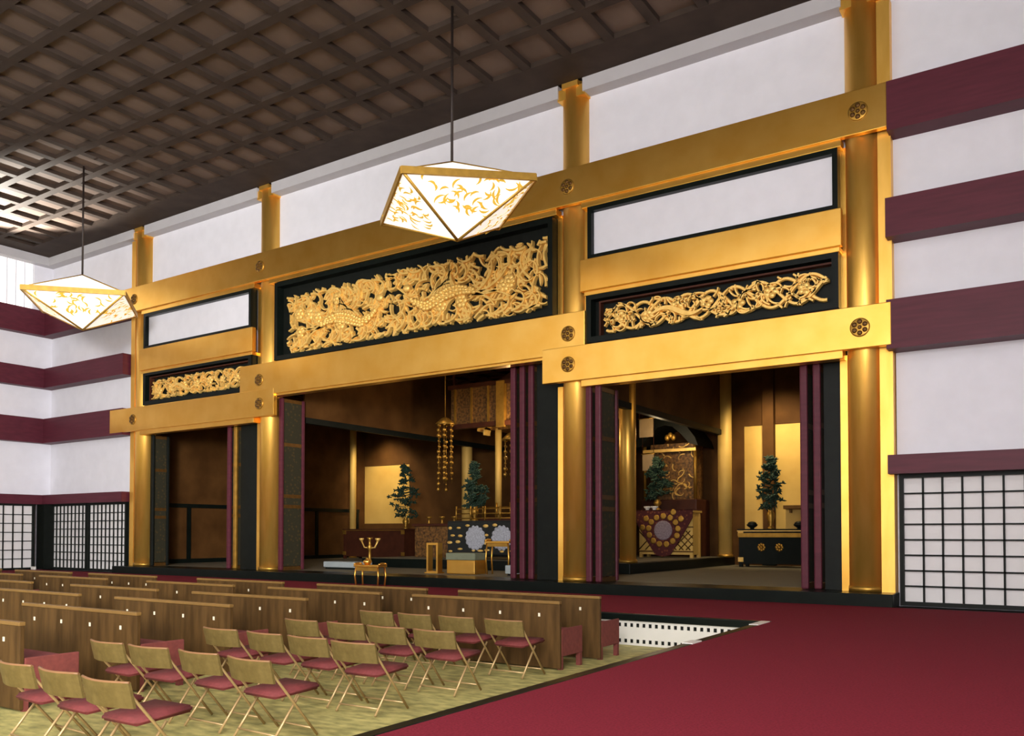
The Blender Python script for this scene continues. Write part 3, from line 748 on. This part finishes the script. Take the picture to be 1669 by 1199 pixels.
yoraku('long beaded gold ornament hanging left of the main altar', -16.15, 4.6, 2.95, 5.35, 1)
yoraku('beaded gold ornament hanging next to the folded maroon doors of the wide bay', -13.55, 4.4, 3.0, 4.7, 2)
# things on the platform, centre
def frame_stand(label, x, y, w, h, m):
    t = thing('gold_frame_stand', label, 'stand', (x, y, ZPLAT)); 
    b = MB(); frame_boxes(b, -w/2, w/2, 0, h, .055, -.10, .10); b.build('frame', m, t)
    MB().box(-w/2-.03, w/2+.03, -.14, .14, -.004, .03).build('foot', m, t)
frame_stand('upright gold rectangular frame stand at the middle of the wide bay', -14.15, 1.6, .38, .80, M['gold'])
t = thing('sutra_desk', 'gold box desk with grey-green cloth beside the gold frame stand', 'desk', (-13.25, 1.8, ZPLAT))
MB().cbox(-.45, .45, -.25, .25, 0, .36, .015).build('body', M['gold'], t)
MB().cbox(-.47, .47, -.27, .27, .36, .54, .02).build('cloth', M['greencloth'], t)
def gold_table(label, x, y, z, w, h, name='gold_offering_table'):
    t = thing(name, label, 'table', (x, y, z), 0, 'small gold offering tables')
    MB().cbox(-w/2, w/2, -.16, .16, h-.05, h, .012).build('top', M['gold'], t)
    for sx in (-1,1):
        MB().ball((sx*w/2, 0, h+.02), .04, .16, .04, 8, 5).build('upturned_end', M['gold'], t)
        for sy in (-1,1): MB().tube([(sx*(w/2-.05),sy*.12,h-.05),(sx*(w/2-.02),sy*.13,h*.5),(sx*(w/2-.05),sy*.12,0)], .022, 6).build('leg', M['gold'], t)
    MB().box(-w/2+.05, w/2-.05, -.13, -.11, h-.14, h-.05).build('apron', M['golddark'], t)
    return t
gold_table('gold legged table right of the green-topped desk', -12.32, 2.0, ZPLAT, .75, .85)
gold_table('small gold table standing on the red carpet before the black step', -14.15, -.85, ZCAR+.012, .80, .50)
t = thing('incense_burner', 'small gold incense burner on the low table before the step', 'burner', (-14.24, -.85, ZCAR+.514))
MB().lathe([(.001,0),(.06,0),(.10,.05),(.105,.09),(.075,.12)], (0,0,0), 14).build('bowl', M['gold'], t); MB().ball((0,0,.14), .05, None, .035).build('lid', M['golddark'], t)
def bench(label, x, y, w, d, h):
    t = thing('cloth_bench', label, 'bench', (x, y, ZPLAT)); MB().cbox(-w/2, w/2, -d/2, d/2, .05, h, .02).build('pad', M['palecloth'], t)
    MB().box(-w/2+.05, w/2-.05, -d/2+.04, d/2-.04, -.004, .05).build('base', M['blackwood'], t)
bench('low pale cloth bench at the left of the wide bay', -17.9, 2.2, 1.5, .5, .22)
bench('low pale cloth bench by the folded maroon doors of the wide bay', -11.40, 1.7, .8, .5, .26)
# candle stand left
t = thing('candle_stand', 'branched gold candle stand left of the main altar', 'candle stand', (-18.05, 3.3, ZPLAT))
MB().lathe([(.001,0),(.20,0),(.18,.04),(.05,.10),(.04,.55),(.09,.62),(.04,.70),(.04,.85),(.10,.92),(.001,.92)], (0,0,0), 16).build('stem', M['golddark'], t)
for a in (0, PI, PI/2): 
    MB().tube([(0,0,.60),(.22*math.cos(a),.22*math.sin(a),.62),(.34*math.cos(a),.34*math.sin(a),.82)], .022, 6).build('branch', M['goldcarve'], t)
    MB().lathe([(.02,.80),(.07,.86),(.08,.90),(.001,.90)], (.34*math.cos(a),.34*math.sin(a),0), 10).build('cup', M['goldcarve'], t)
potted('evergreen bush in front of the lit gold alcove at the far left', -22.55, 10.2, 1.95, .45, 2.1, .75, 31)
table('side_altar_table', 'dark red lacquer altar table before the lit gold alcove, far left', -25.6, -22.2, 9.7, 10.8, ZPLAT, 1.95, M['reddark'], M['golddark'])
t = thing('side_shelf', 'dark low cabinet beside the main altar at its left', 'cabinet', (-17.3, 6.0, DZ))
MB().cbox(-.9,.9,-.4,.4,0,1.0,.02).build('body', M['carvedwood'], t); MB().cbox(-.98,.98,-.46,.46,1.0,1.09,.015).build('top', M['reddark'], t)
for i, x in enumerate((-.5, .05, .55)):
    tag(MB().lathe([(.001,0),(.06,0),(.03,.05),(.03,.16),(.10,.20),(.10,.23),(.001,.23)], (0,0,0), 12).build('offering_dish', M['golddark']),
        'small gold pedestal dish on the dark cabinet, %s' % ('nearest its left end','in its middle','nearest its right end')[i], 'dish', 'dishes on the dark cabinet').location = (-17.3+x, 5.85, DZ+1.09)

# right bay: side shrine, altar table with triangular cloth
t = thing('side_shrine', 'carved side shrine with dark curved roof seen through the right bay', 'shrine', (-11.35, 11.0, DZ))
MB().cbox(-1.0, 1.0, -.5, .7, 0, 1.9, .03).build('base', M['reddark'], t)
CB = MB().box(-.8, .8, -.1, .6, 1.9, 3.8)
for s in (-1,1): MB().tube([(s*.9,-.35,1.9),(s*.9,-.35,3.9)], .055, 10).build('column', M['golddark'], t)
pl = [(-1.15,3.62),(-.85,3.72),(-.55,4.05),(-.25,4.30),(0,4.36),(.25,4.30),(.55,4.05),(.85,3.72),(1.15,3.62),(1.05,3.90),(.7,4.35),(.35,4.62),(0,4.70),(-.35,4.62),(-.7,4.35),(-1.05,3.90)]
MB().prism(pl, -.75, .75).build('roof', M['blackwood'], t)
b = CB; b.cur = 1; r = random.Random(6)
for k in range(40):
    p, ws = spiral(r, r.uniform(-.75,.75), r.uniform(1.95,3.75), r.uniform(0,6.28), 2, 11, .35, .05, .02, (-.79,.79,1.9,3.8))
    if len(p) > 3: b.ribbon(p, ws, -.14, -.09)
b.build('cabinet', M['carvedwood'], t, None, M['goldcarve'])
b = MB()
for q in (-1,0,1): b.ball((.15+q*.11,-.64,3.95+(.07 if q == 0 else 0)), .09, .05, .11)
b.build('gable_ornament', M['golddark'], t)
MB().box(-.95,.95,-.42,-.36,3.50,3.60).build('gilt_beam', M['goldcarve'], t)
for i, (x, z, w, h) in enumerate(((-11.85, 4.95, .50, .62), (-11.85, 3.85, .40, .55))):
    t = thing('hanging_banner', ('upper pale beige banner beside the side shrine roof', 'lower pale beige banner left of the side shrine')[i], 'banner', (x, 9.9+.13*i, z), 0, 'beige banners by the side shrine')
    MB().box(-w/2, w/2, -.012, .012, 0, h).build('cloth', M['beigecloth'], t)
    MB().tube([(-w/2-.05,0,h),(w/2+.05,0,h)], .02, 6).build('rod', M['golddark'], t)
    for s in (-1,1): MB().tube([(s*w/2,0,h),(s*w/2,0,IZC-.1-z)], .008, 5).build('cord', M['reddark'], t)
t = table('gilt_altar_table', 'gilded lattice altar table under the triangular red cloth', -11.85, -9.95, 9.2, 9.95, DZ, 2.48, M['goldwall'], M['golddark'], corner=False)
b = MB()
for i in range(9):
    x = -.92+i*.23; b.tube([(x,-.345,.25),(min(x+.6,.92),-.345,.25+min(.6,.92-x))], .018, 5); b.tube([(x,-.345,.85),(min(x+.6,.92),-.345,.85-min(.6,.92-x))], .018, 5)
b.box(-.93,.93,-.36,-.325,.95,.99); b.box(-.93,.93,-.36,-.325,.18,.22)
b.build('lattice', M['bronze'], t)
t = thing('triangular_cloth', 'dark red triangular altar cloth with lilac round crest in the right bay', 'cloth', (-10.95, 9.14, 2.48))
MB().prism([(-1.0,.02),(1.0,.02),(1.0,-.22),(.62,-.85),(.25,-1.4),(0,-1.46),(-.25,-1.4),(-.62,-.85),(-1.0,-.22)], -.02, .02).build('cloth', M['redbrocade'], t)
MB().box(-1.0, 1.0, -.02, .75, .005, .03).build('cloth_top', M['redbrocade'], t)
b = MB(); b.lathe([(.001,0),(.31,0),(.31,.01),(.27,.018),(.001,.02)], (.02,-.02,-.62), 26, 'y'); b.build('crest', M['lilac'], t, 'lilac round crest')
b = MB(); r = random.Random(2)
for k in range(26):
    a = k*2*PI/13 + .1; R_ = .50 if k % 2 else .72
    x, z = .02+R_*math.cos(a), -.62+R_*math.sin(a)*.9
    if z > -.05 or abs(x) > .85 or z < -1.35+abs(x)*1.1: continue
    b.lathe([(.10,0),(.10,.012),(.07,.012)], (x,-.02,z), 10, 'y')
b.build('flower_embroidery', M['golddark'], t)
for i, x in enumerate((-11.55, -11.30)):
    tag(MB().lathe([(.001,0),(.07,0),(.05,.03),(.11,.08),(.12,.12),(.001,.10)], (0,0,0), 14).build('offering_cup', M['white']),
        ('white offering cup at the left end of the red-clothed altar', 'white offering cup second from the left on the red-clothed altar')[i], 'cup', 'white cups on the side altar').location = (x, 9.3, 2.513)
potted('leafy evergreen on the red-clothed altar in the right bay', -11.35, 9.65, 2.513, .35, 1.35, .5, 41)
# right alcove table with pine
t = table('black_offering_table', 'black lacquer table with round gold fittings under the tall pine, right bay', -8.90, -6.70, 10.2, 11.0, ZPLAT, 1.90, M['black'], M['goldcarve'])
for i, x in enumerate((-.35, .20)):
    b = MB()
    for k in range(8): b.ball((x+.09*math.cos(k*PI/4), -.36, .62+.09*math.sin(k*PI/4)), .045, .02, .045, 6, 4)
    b.ball((x,-.37,.62), .05, .03, .05, 8, 4); b.build('rosette', M['golddark'], t)
b = MB(); b.box(-1.06,1.06,-.43,-.40,.93,1.06); b.build('gold_band', M['golddark'], t)
potted('tall dark pine in a gold vase on the black table, right bay', -7.95, 10.55, 1.90, .62, 1.75, .48, 51, 'tall_pine')
for i, x in enumerate((-8.50, -7.05)):
    t = thing('lidded_bowl', ('dark lidded bowl left of the tall pine vase', 'dark lidded bowl right of the tall pine vase')[i], 'bowl', (x, 10.45, 1.90), 0, 'dark bowls on the black table')
    MB().lathe([(.001,0),(.07,0),(.06,.03),(.16,.10),(.17,.15),(.001,.15)], (0,0,0), 14).build('bowl', M['blackwood'], t); MB().ball((0,0,.16), .15, None, .08).build('lid', M['blackwood'], t)
t = thing('alcove_post', 'dark post dividing the bright gold alcove wall in the right bay', 'post', (-8.38, 11.85, ZPLAT))
MB().box(-.18, .18, -.10, .10, 0, IZC-ZPLAT-.115).build('shaft', M['innerwall'], t); MB().box(-.21,.21,-.12,.12,0,.1).build('foot', M['black'], t)
t = thing('alcove_shelf', 'narrow brown shelf across the gold alcove wall in the right bay', 'shelf', (-7.2, 11.85, 2.55))
MB().cbox(-.70, .30, -.12, .12, 0, .12, .01).build('board', M['bronze'], t)
for s in (-.5,.2): MB().box(s-.03,s+.03,-.02,.12,-.12,0).build('bracket', M['bronze'], t)
t = thing('alcove_jamb', 'dark right-hand post closing the gold alcove wall', 'post', (-6.75, 11.85, ZPLAT))
MB().box(-.10, .85, -.10, .10, 0, IZC-ZPLAT-.115).build('shaft', M['innerwall'], t); MB().box(-.13,.88,-.12,.12,0,.1).build('foot', M['black'], t)

# ------------------------------------------------------------------ light
def area(name, loc, rot, sx, sy, e, col=(1,1,1)):
    l = bpy.data.lights.new(name, 'AREA'); l.shape = 'RECTANGLE'; l.size = sx; l.size_y = sy; l.energy = e; l.color = col
    o = bpy.data.objects.new(name, l); COL.objects.link(o); o.location = loc; o.rotation_euler = rot; return o
area('gallery_uplight', (-13, -18.6, 8.0), (PI, 0, 0), 26, 9, 950, (1,.98,.96))  # added unseen uplight for the white slab that the gold reflects
area('daylight_right_wall', (XR-.15, -19.5, 5.2), (PI/2, 0, math.radians(62)), 7.5, 7, 3700, (1,.985,.985))  # added key light out of view, lifts the hall without showing in the gold
def spot(name, loc, tgt, e, ang, col=(1,.95,.85), size=.2, blend=.5):
    l = bpy.data.lights.new(name, 'SPOT'); l.energy = e; l.spot_size = ang; l.spot_blend = blend; l.color = col; l.shadow_soft_size = size
    o = bpy.data.objects.new(name, l); COL.objects.link(o); o.location = loc
    o.rotation_euler = (Vector(tgt)-Vector(loc)).to_track_quat('-Z', 'Y').to_euler(); return o
spot('daylight_far_bays', (1.6, -22.8, 4.6), (-25, 0, 6.0), 18500, math.radians(44), (1,.985,.98), 1.5, 1.0)  # added fill spot, evens out the walls at the far left
spot('window_uplight', (-30.3, -2.6, 9.4), (-27.4, -2.7, 11.9), 6000, math.radians(58))
spot('alcove_lamp_left', (-24.9, 10.2, 6.4), (-25.0, 12.1, 2.9), 460, math.radians(90), (1,.82,.50), .2, 1.0)
spot('alcove_lamp_right', (-7.9, 10.0, 6.7), (-8.1, 12.1, 3.0), 560, math.radians(105), (1,.82,.50), .2, 1.0)
def point(name, loc, e, col=(1,.75,.42), s=.15):
    l = bpy.data.lights.new(name, 'POINT'); l.energy = e; l.color = col; l.shadow_soft_size = s
    o = bpy.data.objects.new(name, l); COL.objects.link(o); o.location = loc
point('altar_lamp', (-14.2, 5.6, 4.9), 85)
point('sanctum_lamp_left', (-22.0, 5.0, 6.6), 14)  # this and the next two: added warm fill raising the sanctum's ambient light
point('sanctum_lamp_middle', (-15.5, 2.4, 6.9), 40)
point('sanctum_lamp_right', (-6.2, 5.0, 6.6), 35)
point('side_altar_lamp', (-10.9, 8.6, 4.9), 60)
w = bpy.data.worlds.new('World'); SC.world = w; w.use_nodes = True
w.node_tree.nodes['Background'].inputs['Color'].default_value = (.9,.92,1,1); w.node_tree.nodes['Background'].inputs['Strength'].default_value = .3

# ------------------------------------------------------------------ camera (eye 1.26 m above the carpet, risen lens)
f_px, cxp, cyp = 1385.7, 834.0, 836.4
cam = bpy.data.cameras.new('camera'); co = bpy.data.objects.new('camera', cam); COL.objects.link(co); SC.camera = co
cam.sensor_fit = 'HORIZONTAL'; cam.sensor_width = 36.0; cam.lens = f_px*36/1669
cam.shift_x = (834.5-cxp)/1669; cam.shift_y = (cyp-599.5)/1669
cam.clip_start = .05; cam.clip_end = 200
co.location = (0, -16, HF)
co.rotation_euler = (math.radians(90+1.36), 0, math.radians(33.61))
SC.view_settings.view_transform = 'Standard'; SC.view_settings.look = 'None'; SC.view_settings.gamma = 1; SC.view_settings.exposure = .52
SC.view_settings.use_curve_mapping = False
